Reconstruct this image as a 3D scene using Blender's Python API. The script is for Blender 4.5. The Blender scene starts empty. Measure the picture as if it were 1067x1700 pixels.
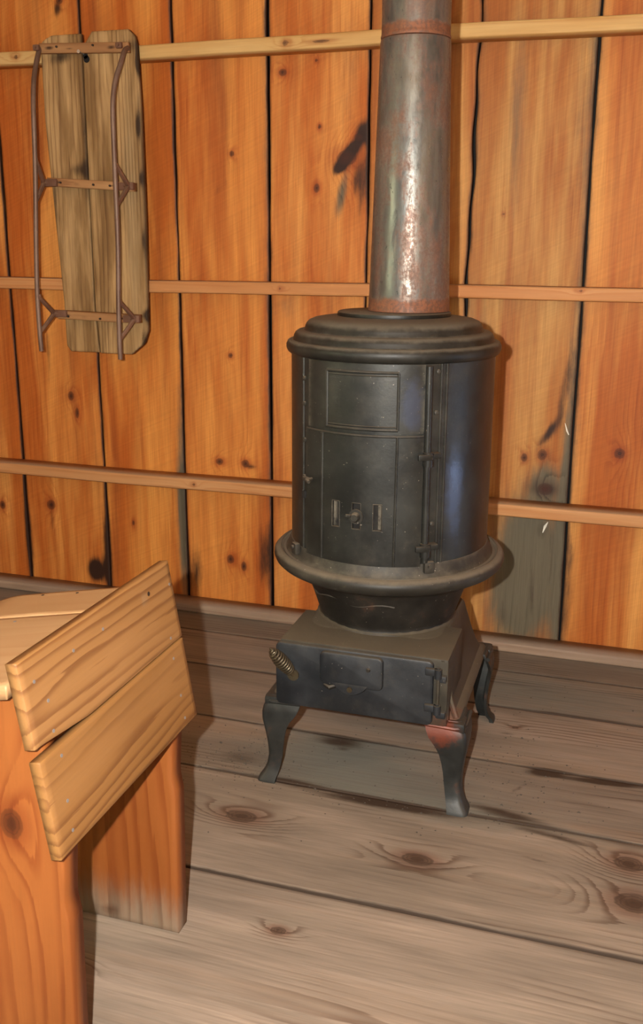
import bpy, bmesh, math, random
import numpy as np
from mathutils import Vector, Matrix
random.seed(7); rng = np.random.default_rng(11)
PI = math.pi; R = math.radians
scene = bpy.context.scene
col = scene.collection

# ------------------------------------------------------------------ helpers
def lin(r, g, b):
    f = lambda c: (c/255/12.92) if c/255 <= .04045 else ((c/255+.055)/1.055)**2.4
    return (f(r), f(g), f(b), 1)

def tag(o, label=None, cat=None, group=None, kind=None):
    if label: o['label'] = label
    if cat: o['category'] = cat
    if group: o['group'] = group
    if kind: o['kind'] = kind
    return o

ORG = [Vector((0, 0, 0))]
def thing(name, label, cat, loc):
    o = bpy.data.objects.new(name, None); col.objects.link(o)
    o.location = loc; o.empty_display_size = .1
    ORG[0] = Vector(loc)
    return tag(o, label, cat)

def link(name, me, mat, parent=None, smooth=False):
    o = bpy.data.objects.new(name, me); col.objects.link(o)
    mats = mat if isinstance(mat, (list, tuple)) else [mat]
    for m in mats: me.materials.append(m)
    if parent is not None:
        me.transform(Matrix.Translation(-ORG[0])); o.parent = parent
    if smooth:
        me.shade_smooth()
        try: me.set_sharp_from_angle(angle=R(smooth if smooth > 1 else 38))
        except Exception: pass
    return o

class MB:
    """collects world-space geometry of ONE part"""
    def __init__(s): s.v = []; s.f = []
    def add(s, vs, fs):
        n = len(s.v); s.v += [tuple(v) for v in vs]; s.f += [tuple(i+n for i in f) for f in fs]; return s
    def bm(s, bm):
        bm.verts.ensure_lookup_table(); bm.verts.index_update()
        s.add([v.co[:] for v in bm.verts], [[v.index for v in f.verts] for f in bm.faces]); bm.free(); return s
    def box(s, c, size, bev=.002, rot=None, seg=2):
        bm = bmesh.new(); bmesh.ops.create_cube(bm, size=1)
        bmesh.ops.scale(bm, vec=size, verts=bm.verts)
        if bev > 0: bmesh.ops.bevel(bm, geom=bm.edges[:], offset=min(bev, min(size)*.45), segments=seg, affect='EDGES', profile=.6)
        M = Matrix.Translation(c)
        if rot is not None: M = M @ rot.to_4x4()
        bmesh.ops.transform(bm, matrix=M, verts=bm.verts)
        return s.bm(bm)
    def tube(s, pts, rad, n=12, cap=True):
        pts = [Vector(p) for p in pts]
        rad = rad if isinstance(rad, (list, tuple)) else [rad]*len(pts)
        t0 = (pts[1]-pts[0]).normalized()
        up = Vector((0, 0, 1)) if abs(t0.z) < .9 else Vector((0, 1, 0))
        nx = t0.cross(up).normalized()
        vs = []; fs = []
        for i, p in enumerate(pts):
            t = ((pts[min(i+1, len(pts)-1)]-pts[max(i-1, 0)])).normalized()
            nx = (nx - t*nx.dot(t)).normalized(); ny = t.cross(nx)
            for k in range(n):
                a = 2*PI*k/n; vs.append(p+(nx*math.cos(a)+ny*math.sin(a))*rad[i])
        for i in range(len(pts)-1):
            for k in range(n):
                a = i*n+k; b = i*n+(k+1) % n; fs.append((a, b, b+n, a+n))
        if cap: fs.append(tuple(range(n))[::-1]); fs.append(tuple((len(pts)-1)*n+k for k in range(n)))
        return s.add(vs, fs)
    def lathe(s, prof, c=(0, 0), n=96, axis='z', org=None, closed=False):
        vs = []; fs = []
        for r, z in prof:
            for k in range(n):
                a = 2*PI*k/n; vs.append((c[0]+r*math.cos(a), c[1]+r*math.sin(a), z))
        m = len(prof)
        for i in range(m-1 if not closed else m):
            j = (i+1) % m
            for k in range(n):
                k2 = (k+1) % n; fs.append((i*n+k, i*n+k2, j*n+k2, j*n+k))
        if not closed:
            if prof[0][0] > 1e-6: fs.append(tuple(range(n))[::-1])
            if prof[-1][0] > 1e-6: fs.append(tuple((m-1)*n+k for k in range(n)))
        return s.add(vs, fs)
    def build(s, name, mat, parent=None, smooth=True):
        me = bpy.data.meshes.new(name); me.from_pydata(s.v, [], s.f)
        bm = bmesh.new(); bm.from_mesh(me); bmesh.ops.recalc_face_normals(bm, faces=bm.faces); bm.to_mesh(me); bm.free()
        return link(name, me, mat, parent, smooth)

def spline(pts, n=8):
    P = [Vector(p) for p in pts]; out = []
    for i in range(len(P)-1):
        a = P[max(i-1, 0)]; b = P[i]; c = P[i+1]; d = P[min(i+2, len(P)-1)]
        for k in range(n):
            t = k/n
            out.append(.5*((2*b)+(c-a)*t+(2*a-5*b+4*c-d)*t*t+(3*b-a-3*c+d)*t**3))
    out.append(P[-1]); return out

# ------------------------------------------------------------------ node helpers
class NT:
    def __init__(s, name):
        s.m = bpy.data.materials.new(name); s.m.use_nodes = True; s.t = s.m.node_tree
        for n in list(s.t.nodes): s.t.nodes.remove(n)
        s.out = s.n('ShaderNodeOutputMaterial'); s.p = s.n('ShaderNodeBsdfPrincipled')
        s.l(s.p.outputs[0], s.out.inputs[0])
    def n(s, ty, **kw):
        x = s.t.nodes.new(ty)
        for k, v in kw.items(): setattr(x, k, v)
        return x
    def l(s, a, b): s.t.links.new(a, b)
    def set(s, inp, v):
        if isinstance(v, (int, float)): inp.default_value = v
        elif isinstance(v, (tuple, list)): inp.default_value = v
        else: s.l(v, inp)
    def math(s, op, a, b=0., c=None, clamp=False):
        x = s.n('ShaderNodeMath', operation=op); x.use_clamp = clamp
        s.set(x.inputs[0], a); s.set(x.inputs[1], b)
        if c is not None: s.set(x.inputs[2], c)
        return x.outputs[0]
    def vmath(s, op, a, b=(0, 0, 0)):
        x = s.n('ShaderNodeVectorMath', operation=op); s.set(x.inputs[0], a); s.set(x.inputs[1], b)
        return x.outputs['Value'] if op in ('LENGTH', 'DOT_PRODUCT') else x.outputs[0]
    def noise(s, vec, scale=1., detail=3., rough=.55, dist=0.):
        x = s.n('ShaderNodeTexNoise'); s.l(vec, x.inputs['Vector'])
        x.inputs['Scale'].default_value = scale; x.inputs['Detail'].default_value = detail
        x.inputs['Roughness'].default_value = rough; x.inputs['Distortion'].default_value = dist
        return x.outputs['Fac']
    def ramp(s, fac, stops, interp='LINEAR'):
        x = s.n('ShaderNodeValToRGB'); x.color_ramp.interpolation = interp; s.l(fac, x.inputs[0])
        e = x.color_ramp.elements
        while len(e) > 1: e.remove(e[0])
        e[0].position = stops[0][0]; e[0].color = c4(stops[0][1])
        for p, c in stops[1:]:
            q = e.new(p); q.color = c4(c)
        return x.outputs[0]
    def sm(s, v, a, b, lo=0., hi=1.):
        x = s.n('ShaderNodeMapRange', interpolation_type='SMOOTHSTEP'); s.set(x.inputs[0], v)
        x.inputs[1].default_value = a; x.inputs[2].default_value = b; x.inputs[3].default_value = lo; x.inputs[4].default_value = hi
        return x.outputs[0]
    def mix(s, f, a, b, mode='MIX'):
        x = s.n('ShaderNodeMix', data_type='RGBA', blend_type=mode); s.set(x.inputs[0], f)
        s.set(x.inputs[6], a); s.set(x.inputs[7], b); return x.outputs[2]
    def attr(s, name, out=2):
        x = s.n('ShaderNodeAttribute', attribute_name=name); return x.outputs[out]
    def bump(s, h, strength=.3, dist=.002):
        x = s.n('ShaderNodeBump'); x.inputs['Strength'].default_value = strength; x.inputs['Distance'].default_value = dist
        s.l(h, x.inputs['Height']); s.l(x.outputs[0], s.p.inputs['Normal']); return x
    def noisec(s, vec, sc, detail=2.):
        x = s.n('ShaderNodeTexNoise'); s.l(vec, x.inputs['Vector']); x.inputs['Scale'].default_value = sc; x.inputs['Detail'].default_value = detail
        return x.outputs['Color']
def c4(c): return c if isinstance(c, (tuple, list)) else (c, c, c, 1)

def wood(name, lo, hi, ringc, dens=110., rs=.5, fs=.5, grey=lin(118, 108, 88), dark=lin(48, 26, 12), knotc=lin(60, 25, 8),
         blotch=(.35, .7), rough=.62, saw=0., dust=None, bump=.25, blo=(7, 7, .9), dustamt=.5, streak=None, warpa=.035, rmod=(.35, .62), wob=1.5, kout=.4, rbump=0., kbs=1.6):
    N = NT(name)
    wc = N.attr('wc', 1)
    warp = N.vmath('SUBTRACT', N.noisec(N.vmath('MULTIPLY', wc, (5, 5, 1.3)), 1., 2.), (.5, .5, .5))
    p = N.vmath('ADD', wc, N.vmath('MULTIPLY', warp, (warpa, warpa, 0)))
    r = N.vmath('LENGTH', N.vmath('MULTIPLY', p, (1, 1, 0)))
    r = N.math('ADD', r, N.math('MULTIPLY', N.attr('kb'), kbs))
    fine = N.noise(N.vmath('MULTIPLY', wc, (260, 260, 7)), 1., 3., .6)
    q = N.math('ADD', N.math('MULTIPLY', r, dens), N.math('MULTIPLY', fine, .35))
    q = N.math('ADD', q, N.math('MULTIPLY', N.noise(N.vmath('MULTIPLY', wc, (16, 16, .9)), 1., 2.), wob))
    ring = N.ramp(N.math('FRACT', q), [(0, .0), (.55, .12), (.86, 1.), (.95, .9), (1, 0.)])
    ring = N.math('MULTIPLY', ring, N.math('MAXIMUM', N.sm(N.attr('kd'), 5.5, 2.), N.sm(N.noise(N.vmath('MULTIPLY', N.vmath('ADD', wc, (3, 5, 9)), (9, 9, 1.6)), 1., 2.), rmod[0], rmod[1], .15, 1.)))
    b = N.noise(N.vmath('MULTIPLY', wc, blo), 1., 4., .6, .3)
    base = N.mix(N.sm(b, *blotch), lo, hi)
    base = N.mix(1., base, N.attr('tint', 0), 'MULTIPLY')
    if streak:
        s1 = N.sm(N.noise(N.vmath('MULTIPLY', wc, (11, 11, .5)), 1., 4., .6, .6), .48, .76)
        base = N.mix(N.math('MULTIPLY', s1, streak[1]), base, streak[0])
    base = N.mix(N.math('MULTIPLY', ring, rs), base, N.mix(1., base, ringc, 'MULTIPLY'))
    fv = N.math('ADD', N.math('MULTIPLY', N.math('SUBTRACT', fine, .5), fs), 1.)
    base = N.mix(1., base, fv, 'MULTIPLY')
    if saw:
        sv = N.noise(N.vmath('MULTIPLY', N.attr('sw', 1), (1, 1, 1)), 1., 1.)
        base = N.mix(1., base, N.math('ADD', N.math('MULTIPLY', N.math('SUBTRACT', sv, .5), saw), 1.), 'MULTIPLY')
    brk = N.math('SUBTRACT', N.noise(N.vmath('MULTIPLY', wc, (60, 60, 9)), 1., 5., .7), .5)
    st = N.math('ADD', N.attr('st'), N.math('MULTIPLY', brk, .7))
    st = N.sm(st, .15, 1.0)
    gcol = N.mix(1., N.mix(N.math('MULTIPLY', ring, .6), grey, N.mix(1., grey, lin(120, 108, 90), 'MULTIPLY')), fv, 'MULTIPLY')
    base = N.mix(st, base, gcol)
    dk = N.math('ADD', N.attr('dk'), N.math('MULTIPLY', brk, .8))
    base = N.mix(N.sm(dk, .2, .95), base, dark)
    kd = N.math('ADD', N.attr('kd'), N.math('MULTIPLY', brk, .75))
    base = N.mix(N.math('MULTIPLY', N.sm(kd, 2.6, 1.), .45), base, N.mix(1., base, lin(190, 120, 80), 'MULTIPLY'))
    kc = N.mix(N.sm(kd, .1, .9), knotc, N.mix(.45, knotc, base))
    kc = N.mix(N.sm(N.math('SINE', N.math('MULTIPLY', kd, 20.)), .1, .9, 0., .5), kc, dark)
    base = N.mix(N.sm(kd, 1.1, .75), base, kc)
    base = N.mix(N.math('MULTIPLY', N.math('MULTIPLY', N.sm(kd, .75, .95), N.sm(kd, 1.15, 1.)), kout), base, dark)
    if dust:
        g = N.n('ShaderNodeNewGeometry'); sx = N.n('ShaderNodeSeparateXYZ'); N.l(g.outputs['Normal'], sx.inputs[0])
        f = N.math('MULTIPLY', N.sm(sx.outputs[2], .5, .95), N.sm(N.noise(wc, 9., 4.), .2, .6, dustamt*.6, dustamt))
        base = N.mix(f, base, dust)
    N.l(base, N.p.inputs['Base Color']); N.p.inputs['Roughness'].default_value = rough
    N.p.inputs['Specular IOR Level'].default_value = .3
    N.bump(N.math('ADD', N.math('MULTIPLY', ring, -rbump), fine), bump, .0010)
    return N.m

# ------------------------------------------------------------------ boards
class Boards:
    """ruled boards: grid front, plain back and sides; stores wood coordinates as attributes"""
    def __init__(s): s.v = []; s.f = []; s.wc = []; s.sw = []; s.kd = []; s.kb = []; s.st = []; s.dk = []; s.tint = []; s.n = 0
    def board(s, L, W, thick, place, left=None, right=None, du=.02, dv=.02, pith=None, tilt=0., knots=(), stains=(), tint=(1, 1, 1),
              edge=(0, 0, 0, 0), bev=.0015, uv0=(0, 0), zfun=None, dke=(0, 0), dkw=.008):
        """v along grain 0..L, u across left(v)..right(v). place(u,v,w)->world. knots (u,v,ru,rv); stains (kind,u,v,ru,rv,ang,strength) in board coords+uv0"""
        left = left or (lambda v: 0.*v); right = right or (lambda v: W+0.*v)
        nu = max(2, int(W/du)); nv = max(2, int(L/dv))
        us = np.concatenate([[0, bev/W], np.linspace(bev/W, 1-bev/W, nu+1)[1:-1], [1-bev/W, 1]])
        vs = np.concatenate([[0, bev/L], np.linspace(bev/L, 1-bev/L, nv+1)[1:-1], [1-bev/L, 1]])*L
        U, V = np.meshgrid(us, vs); nU = len(us); nV = len(vs)
        l = left(V); r = right(V); X = l+(r-l)*U
        Wd = np.zeros_like(X)
        Wd[0, :] -= bev; Wd[-1, :] -= bev; Wd[:, 0] = -bev; Wd[:, -1] = -bev
        if zfun is not None: Wd = Wd+zfun(X, V)
        fX = X.ravel(); fV = V.ravel(); fW = Wd.ravel()
        idx = np.arange(nU*nV).reshape(nV, nU)
        bidx = idx+nU*nV
        # back layer only boundary is needed, but a full back is simple: use same grid rows/cols coarse
        allX = np.concatenate([fX, fX]); allV = np.concatenate([fV, fV]); allW = np.concatenate([fW, np.full_like(fW, -thick)+(zfun(X, V).ravel() if zfun is not None else 0)])
        q = np.stack([idx[:-1, :-1], idx[:-1, 1:], idx[1:, 1:], idx[1:, :-1]], -1).reshape(-1, 4)
        qb = np.stack([bidx[:-1, :-1], bidx[1:, :-1], bidx[1:, 1:], bidx[:-1, 1:]], -1).reshape(-1, 4)
        sides = []
        def strip(a, b): sides.append(np.stack([a[:-1], b[:-1], b[1:], a[1:]], -1))
        strip(idx[0, ::-1], bidx[0, ::-1]); strip(idx[-1, :], bidx[-1, :]); strip(idx[:, 0], bidx[:, 0]); strip(idx[::-1, -1], bidx[::-1, -1])
        F = np.concatenate([q, qb]+sides)+s.n
        s.n += len(allX)
        P = place(allX, allV, allW)
        s.v.append(np.stack(P, -1)); s.f.append(F)
        if pith is None: pith = (W*rng.uniform(.25, .75), rng.uniform(.03, .12))
        off = rng.uniform(0, 40)
        wc = np.stack([allX-pith[0], pith[1]+allW+tilt*(allV-L*.3), allV+off], -1); s.wc.append(wc)
        gu = allX+uv0[0]; gv = allV+uv0[1]
        th = R(24); s.sw.append(np.stack([(gu*math.cos(th)+gv*math.sin(th))*3., (-gu*math.sin(th)+gv*math.cos(th))*160., gu*0], -1))
        kd = np.full(len(allX), 9.); kb = np.zeros(len(allX))
        for (ku, kv, ru, rv) in knots:
            d = np.sqrt(((gu-ku)/ru)**2+((gv-kv)/rv)**2); kd = np.minimum(kd, d); kb += ru*1.9*np.exp(-(np.sqrt(((gu-ku)/ru)**2+((gv-kv)/(rv*1.8))**2)/2.2)**2)
        s.kd.append(kd); s.kb.append(kb)
        st = np.zeros(len(allX)); dk = np.zeros(len(allX))
        dl = allX-left(allV); dr = right(allV)-allX
        st += edge[0]*np.exp(-dl/max(edge[2], .001))+edge[1]*np.exp(-dr/max(edge[3], .001)) if (edge[0] or edge[1]) else 0
        dk += dke[0]*np.exp(-dl/dkw)+dke[1]*np.exp(-dr/dkw)
        for (k, cu, cv, ru, rv, ang, a) in stains:
            ca, sa = math.cos(R(ang)), math.sin(R(ang)); du_, dv_ = gu-cu, gv-cv
            d = np.sqrt(((du_*ca+dv_*sa)/ru)**2+((-du_*sa+dv_*ca)/rv)**2)
            g = a*np.exp(-d**2*1.2)
            if k == 'g': st += g
            else: dk += g
        s.st.append(st); s.dk.append(dk)
        s.tint.append(np.tile(np.array([*tint, 1.]), (len(allX), 1)))
        return s
    def build(s, name, mat, parent=None, extra=None):
        V = np.concatenate(s.v); F = np.concatenate(s.f); mi = None
        if extra is not None:
            ev, ef = extra; mi = len(F); F = np.concatenate([F, np.array(ef)+len(V)]); V = np.concatenate([V, np.array(ev, float)])
        me = bpy.data.meshes.new(name)
        me.vertices.add(len(V)); me.vertices.foreach_set('co', V.astype(np.float32).ravel())
        me.loops.add(len(F)*4); me.loops.foreach_set('vertex_index', F.astype(np.int32).ravel())
        me.polygons.add(len(F)); me.polygons.foreach_set('loop_start', np.arange(0, len(F)*4, 4, dtype=np.int32))
        me.update(calc_edges=True); me.validate()
        pad = len(V)-s.n
        def put(nm, ty, key, arr, w):
            a = np.concatenate(arr).astype(np.float32)
            if pad: a = np.concatenate([a, np.zeros((pad,)+a.shape[1:], np.float32)])
            at = me.attributes.new(nm, ty, 'POINT'); at.data.foreach_set(key, a.ravel())
        put('wc', 'FLOAT_VECTOR', 'vector', s.wc, 3); put('sw', 'FLOAT_VECTOR', 'vector', s.sw, 3)
        put('kd', 'FLOAT', 'value', s.kd, 1); put('kb', 'FLOAT', 'value', s.kb, 1)
        put('st', 'FLOAT', 'value', s.st, 1); put('dk', 'FLOAT', 'value', s.dk, 1)
        put('tint', 'FLOAT_COLOR', 'color', s.tint, 4)
        bm = bmesh.new(); bm.from_mesh(me); bmesh.ops.recalc_face_normals(bm, faces=bm.faces); bm.to_mesh(me); bm.free()
        o = link(name, me, mat, parent)
        if mi is not None:
            me.materials[0]
            arr = np.zeros(len(me.polygons), np.int32); arr[mi:] = 1; me.polygons.foreach_set('material_index', arr)
        return o

# ------------------------------------------------------------------ materials
M = {}
M['wall'] = wood('wall_pine', lin(164, 86, 28), lin(202, 138, 70), lin(196, 140, 92), dens=48, rs=.36, fs=.6, saw=.26, grey=lin(92, 84, 66),
                 dark=lin(46, 24, 11), knotc=lin(58, 24, 9), bump=.3, streak=(lin(134, 66, 22), .8), blo=(8, 8, .8), blotch=(.34, .68), rmod=(.46, .70), wob=3.)
M['rail'] = wood('rail_pine', lin(174, 120, 72), lin(194, 148, 100), lin(220, 180, 140), dens=70, rs=.4, fs=.3, dust=lin(150, 126, 100), dustamt=.8)
M['rail_pale'] = wood('rail_pale_pine', lin(186, 146, 88), lin(200, 168, 112), lin(215, 175, 130), dens=70, rs=.45, fs=.3)
M['sill'] = wood('sill_pine', lin(132, 110, 90), lin(160, 138, 116), lin(190, 150, 130), dens=55, rs=.4, fs=.3, dust=lin(140, 124, 108), dustamt=.9)
M['floor'] = wood('floor_boards', lin(108, 97, 85), lin(142, 127, 112), lin(140, 108, 84), dens=70, rs=.65, fs=.6, grey=lin(106, 104, 94),
                  dark=lin(56, 43, 32), knotc=lin(64, 46, 33), rough=.75, bump=.25, blotch=(.3, .75), streak=(lin(132, 106, 82), .5), rmod=(.5, .68), blo=(9, 9, 1.2), warpa=.06, kout=.6)
M['desk'] = wood('desk_pine', lin(128, 90, 48), lin(146, 106, 64), lin(150, 108, 76), dens=52, rs=.55, fs=.22, rough=.5, bump=.08, blotch=(.3, .8), grey=lin(140, 122, 98), blo=(4, 4, .9), warpa=.09, rmod=(.3, .55), wob=2.4)
M['desk_top'] = wood('desk_top_pine', lin(158, 122, 84), lin(172, 138, 100), lin(225, 190, 160), dens=40, rs=.3, fs=.12, rough=.45, bump=.06, blo=(4, 4, .9))
M['desk_leg'] = wood('desk_leg_pine', lin(120, 66, 26), lin(138, 80, 36), lin(190, 130, 90), dens=40, rs=.5, fs=.2, rough=.5, bump=.08, grey=lin(124, 108, 90), dark=lin(60, 30, 12), blo=(4, 4, .9), warpa=.06, wob=2.5)
M['sled_wood'] = wood('sled_board', lin(124, 93, 54), lin(178, 144, 96), lin(140, 105, 75), dens=90, rs=.55, fs=.75, grey=lin(152, 126, 88), dark=lin(52, 36, 20), rough=.75, bump=.5, blo=(14, 14, 2), rbump=.4)
M['sled_bar'] = wood('sled_bar_wood', lin(150, 108, 68), lin(180, 140, 92), lin(160, 120, 90), dens=90, rs=.4, fs=.5, rough=.7)

def iron(name, base, hi, rough=.5, dust=lin(88, 80, 68), dustf=.7, rust=None, spots=(), metal=.25, specks=.0, spec=.4, edgew=.6, sheen_tint=(), dz=(.1, .95)):
    N = NT(name)
    tc = N.n('ShaderNodeTexCoord').outputs['Object']
    b = N.noise(tc, 9., 5., .6)
    c = N.mix(N.sm(b, .35, .7), base, hi)
    g = N.n('ShaderNodeNewGeometry'); sx = N.n('ShaderNodeSeparateXYZ'); N.l(g.outputs['Normal'], sx.inputs[0])
    dn = N.noise(tc, 30., 5., .7)
    f = N.math('MULTIPLY', N.sm(N.math('ADD', sx.outputs[2], N.math('MULTIPLY', N.math('SUBTRACT', dn, .5), .7)), dz[0], dz[1]), dustf)
    c = N.mix(f, c, dust)
    f2 = N.sm(N.noise(tc, 14., 6., .75), .5, .8, 0., .16)
    c = N.mix(f2, c, dust)
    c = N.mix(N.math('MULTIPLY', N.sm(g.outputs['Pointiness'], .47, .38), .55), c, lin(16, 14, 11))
    c = N.mix(N.math('MULTIPLY', N.math('MULTIPLY', N.sm(g.outputs['Pointiness'], .60, .75), N.sm(dn, .35, .6)), edgew), c, lin(128, 120, 104))
    if rust:
        rf = N.sm(N.noise(tc, 18., 5., .7), .58, .75, 0., rust[1]); c = N.mix(rf, c, rust[0])
    for (x, y, z, rad, colr, amt) in spots:
        d = N.vmath('LENGTH', N.vmath('SUBTRACT', tc, (x, y, z)))
        d = N.math('ADD', d, N.math('MULTIPLY', N.math('SUBTRACT', dn, .5), rad*1.5))
        c = N.mix(N.sm(d, rad, rad*.35, 0., amt), c, colr)
    if specks:
        sp = N.sm(N.noise(tc, 170., 2., .5), .72, .78, 0., specks); c = N.mix(sp, c, lin(165, 155, 140))
    N.l(c, N.p.inputs['Base Color']); N.p.inputs['Metallic'].default_value = metal
    N.p.inputs['Specular IOR Level'].default_value = spec
    N.l(N.math('ADD', N.math('MULTIPLY', f, .3), N.sm(b, .2, .8, rough-.06, rough+.1)), N.p.inputs['Roughness'])
    N.bump(N.noise(tc, 120., 4., .65), .18, .0015)
    for (gx, gy, gz, rx, rz, rv) in sheen_tint:  # blue window sheen painted into the colour, with roughness lowered to match
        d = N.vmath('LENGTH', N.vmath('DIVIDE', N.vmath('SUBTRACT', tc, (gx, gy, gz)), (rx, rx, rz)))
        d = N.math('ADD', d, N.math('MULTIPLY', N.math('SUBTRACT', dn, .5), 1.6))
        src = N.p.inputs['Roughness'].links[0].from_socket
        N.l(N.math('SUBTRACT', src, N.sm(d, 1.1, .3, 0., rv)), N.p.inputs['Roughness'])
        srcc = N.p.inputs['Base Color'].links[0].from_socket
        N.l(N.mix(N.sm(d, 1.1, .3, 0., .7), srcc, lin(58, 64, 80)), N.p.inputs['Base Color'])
    return N.m
rustc = lin(120, 60, 38)
M['iron'] = iron('stove_iron', lin(25, 26, 24), lin(40, 41, 37), .40, sheen_tint=[(.186, -.156, .75, .032, .12, .12), (.098, -.224, .955, .028, .07, .1)], specks=.5, rust=(lin(70, 58, 46), .3))
M['iron_top'] = iron('lid_iron', lin(24, 24, 21), lin(40, 38, 33), .45, dustf=.8, dust=lin(100, 93, 80), dz=(.35, .9))
M['iron_ring'] = iron('ring_iron', lin(36, 34, 29), lin(56, 52, 44), .55, dustf=.85, specks=.9, dust=lin(112, 102, 86), dz=(.3, .95))
M['iron_worn'] = iron('worn_iron', lin(70, 66, 56), lin(120, 112, 98), .45, dustf=.6)
M['iron_pot'] = iron('pot_iron', lin(26, 24, 21), lin(42, 38, 32), .5, rust=(lin(92, 60, 44), .5), specks=.7)
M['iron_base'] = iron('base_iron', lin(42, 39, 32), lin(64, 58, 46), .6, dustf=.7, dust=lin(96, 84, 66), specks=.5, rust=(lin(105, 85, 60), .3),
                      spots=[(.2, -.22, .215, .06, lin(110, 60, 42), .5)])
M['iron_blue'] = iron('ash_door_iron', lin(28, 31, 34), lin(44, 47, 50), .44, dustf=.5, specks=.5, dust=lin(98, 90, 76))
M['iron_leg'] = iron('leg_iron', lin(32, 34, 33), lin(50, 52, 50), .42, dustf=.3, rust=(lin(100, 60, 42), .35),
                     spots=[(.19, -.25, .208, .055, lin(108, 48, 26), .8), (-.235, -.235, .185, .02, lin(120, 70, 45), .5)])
M['rust'] = iron('rusty_iron', lin(104, 72, 54), lin(134, 98, 76), .6, dust=lin(140, 120, 98), dustf=.4, metal=.3, rust=(lin(84, 50, 36), .7))
M['iron_runner'] = iron('runner_iron', lin(104, 80, 66), lin(128, 104, 88), .5, dustf=.2, metal=.4, rust=(lin(100, 60, 42), .6), dust=lin(140, 125, 105))
M['black'] = iron('recess_and_catch_black', lin(14, 12, 10), lin(22, 19, 16), .9, dustf=0, metal=0)  # near black; shade inside vent slots and sled hole put into the colour
M['coil'] = iron('coil_steel', lin(70, 62, 48), lin(96, 86, 66), .35, dustf=.3, metal=.7)

def pipe_mat(name, rust_bands, patina):
    N = NT(name); tc = N.n('ShaderNodeTexCoord').outputs['Object']
    sx = N.n('ShaderNodeSeparateXYZ'); N.l(tc, sx.inputs[0]); z = sx.outputs[2]
    st = N.noise(N.vmath('MULTIPLY', tc, (22, 22, 3)), 1., 6., .7)
    sp = N.noise(tc, 140., 3., .7)
    base = N.mix(N.sm(st, .4, .65), lin(92, 92, 88), lin(120, 117, 108))
    rf = N.sm(N.math('ADD', N.noise(N.vmath('MULTIPLY', tc, (12, 12, 5)), 1., 6., .75), N.math('MULTIPLY', N.math('SUBTRACT', sp, .5), .35)), .44, .62, 0., patina)
    for (zc, w, a) in rust_bands:
        d = N.math('ABSOLUTE', N.math('SUBTRACT', z, zc)); d = N.math('ADD', d, N.math('MULTIPLY', N.math('SUBTRACT', N.noise(tc, 40., 5., .7), .5), w*1.2))
        rf = N.math('MAXIMUM', rf, N.sm(d, w, w*.5, 0., a))
    c = N.mix(rf, base, N.mix(N.sm(sp, .4, .6), lin(118, 70, 42), lin(92, 58, 40)))
    N.l(c, N.p.inputs['Base Color'])
    N.l(N.math('SUBTRACT', .7, N.math('MULTIPLY', rf, .5)), N.p.inputs['Metallic'])
    rg = N.math('ADD', N.sm(N.noise(N.vmath('MULTIPLY', tc, (60, 60, 20)), 1., 4., .7), .35, .65, .27, .44), N.math('MULTIPLY', rf, .3))
    N.l(rg, N.p.inputs['Roughness'])
    N.bump(N.math('ADD', N.noise(N.vmath('MULTIPLY', tc, (90, 90, 50)), 1., 4., .7), N.math('MULTIPLY', sp, .3)), .3, .001)
    return N.m
M['pipe'] = pipe_mat('pipe_steel', [(.008, .032, .95), (.607, .004, .6)], .7)
M['pipe_up'] = pipe_mat('pipe_steel_rusty', [(.618, .022, .95)], .5)

def plain(name, c, rough=.6, metal=0.):
    N = NT(name); tc = N.n('ShaderNodeTexCoord').outputs['Object']
    N.l(N.mix(N.noise(tc, 25., 3.), c, tuple(x*.8 for x in c[:3])+(1,)), N.p.inputs['Base Color'])
    N.p.inputs['Roughness'].default_value = rough; N.p.inputs['Metallic'].default_value = metal
    return N.m
M['nail'] = plain('nail_steel', lin(150, 145, 140), .4, .5)
M['nail_dark'] = plain('nail_dark', lin(50, 38, 28), .6, .2)
M['nail_bright'] = plain('nail_bright', lin(215, 210, 195), .3, .7)
M['gap'] = plain('outer_batten', lin(20, 16, 11), .9)
M['ash'] = plain('ash_bits', lin(70, 62, 52), .9)
M['sliver'] = plain('pale_sliver', lin(240, 235, 215), .7)
M['plaster'] = plain('side_wall_paint', lin(170, 130, 90), .8)
M['glass'] = NT('window_glass').m
gn = M['glass'].node_tree; pb = [n for n in gn.nodes if n.type == 'BSDF_PRINCIPLED'][0]
pb.inputs['Transmission Weight'].default_value = 1.; pb.inputs['Roughness'].default_value = 0.; pb.inputs['IOR'].default_value = 1.02

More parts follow.
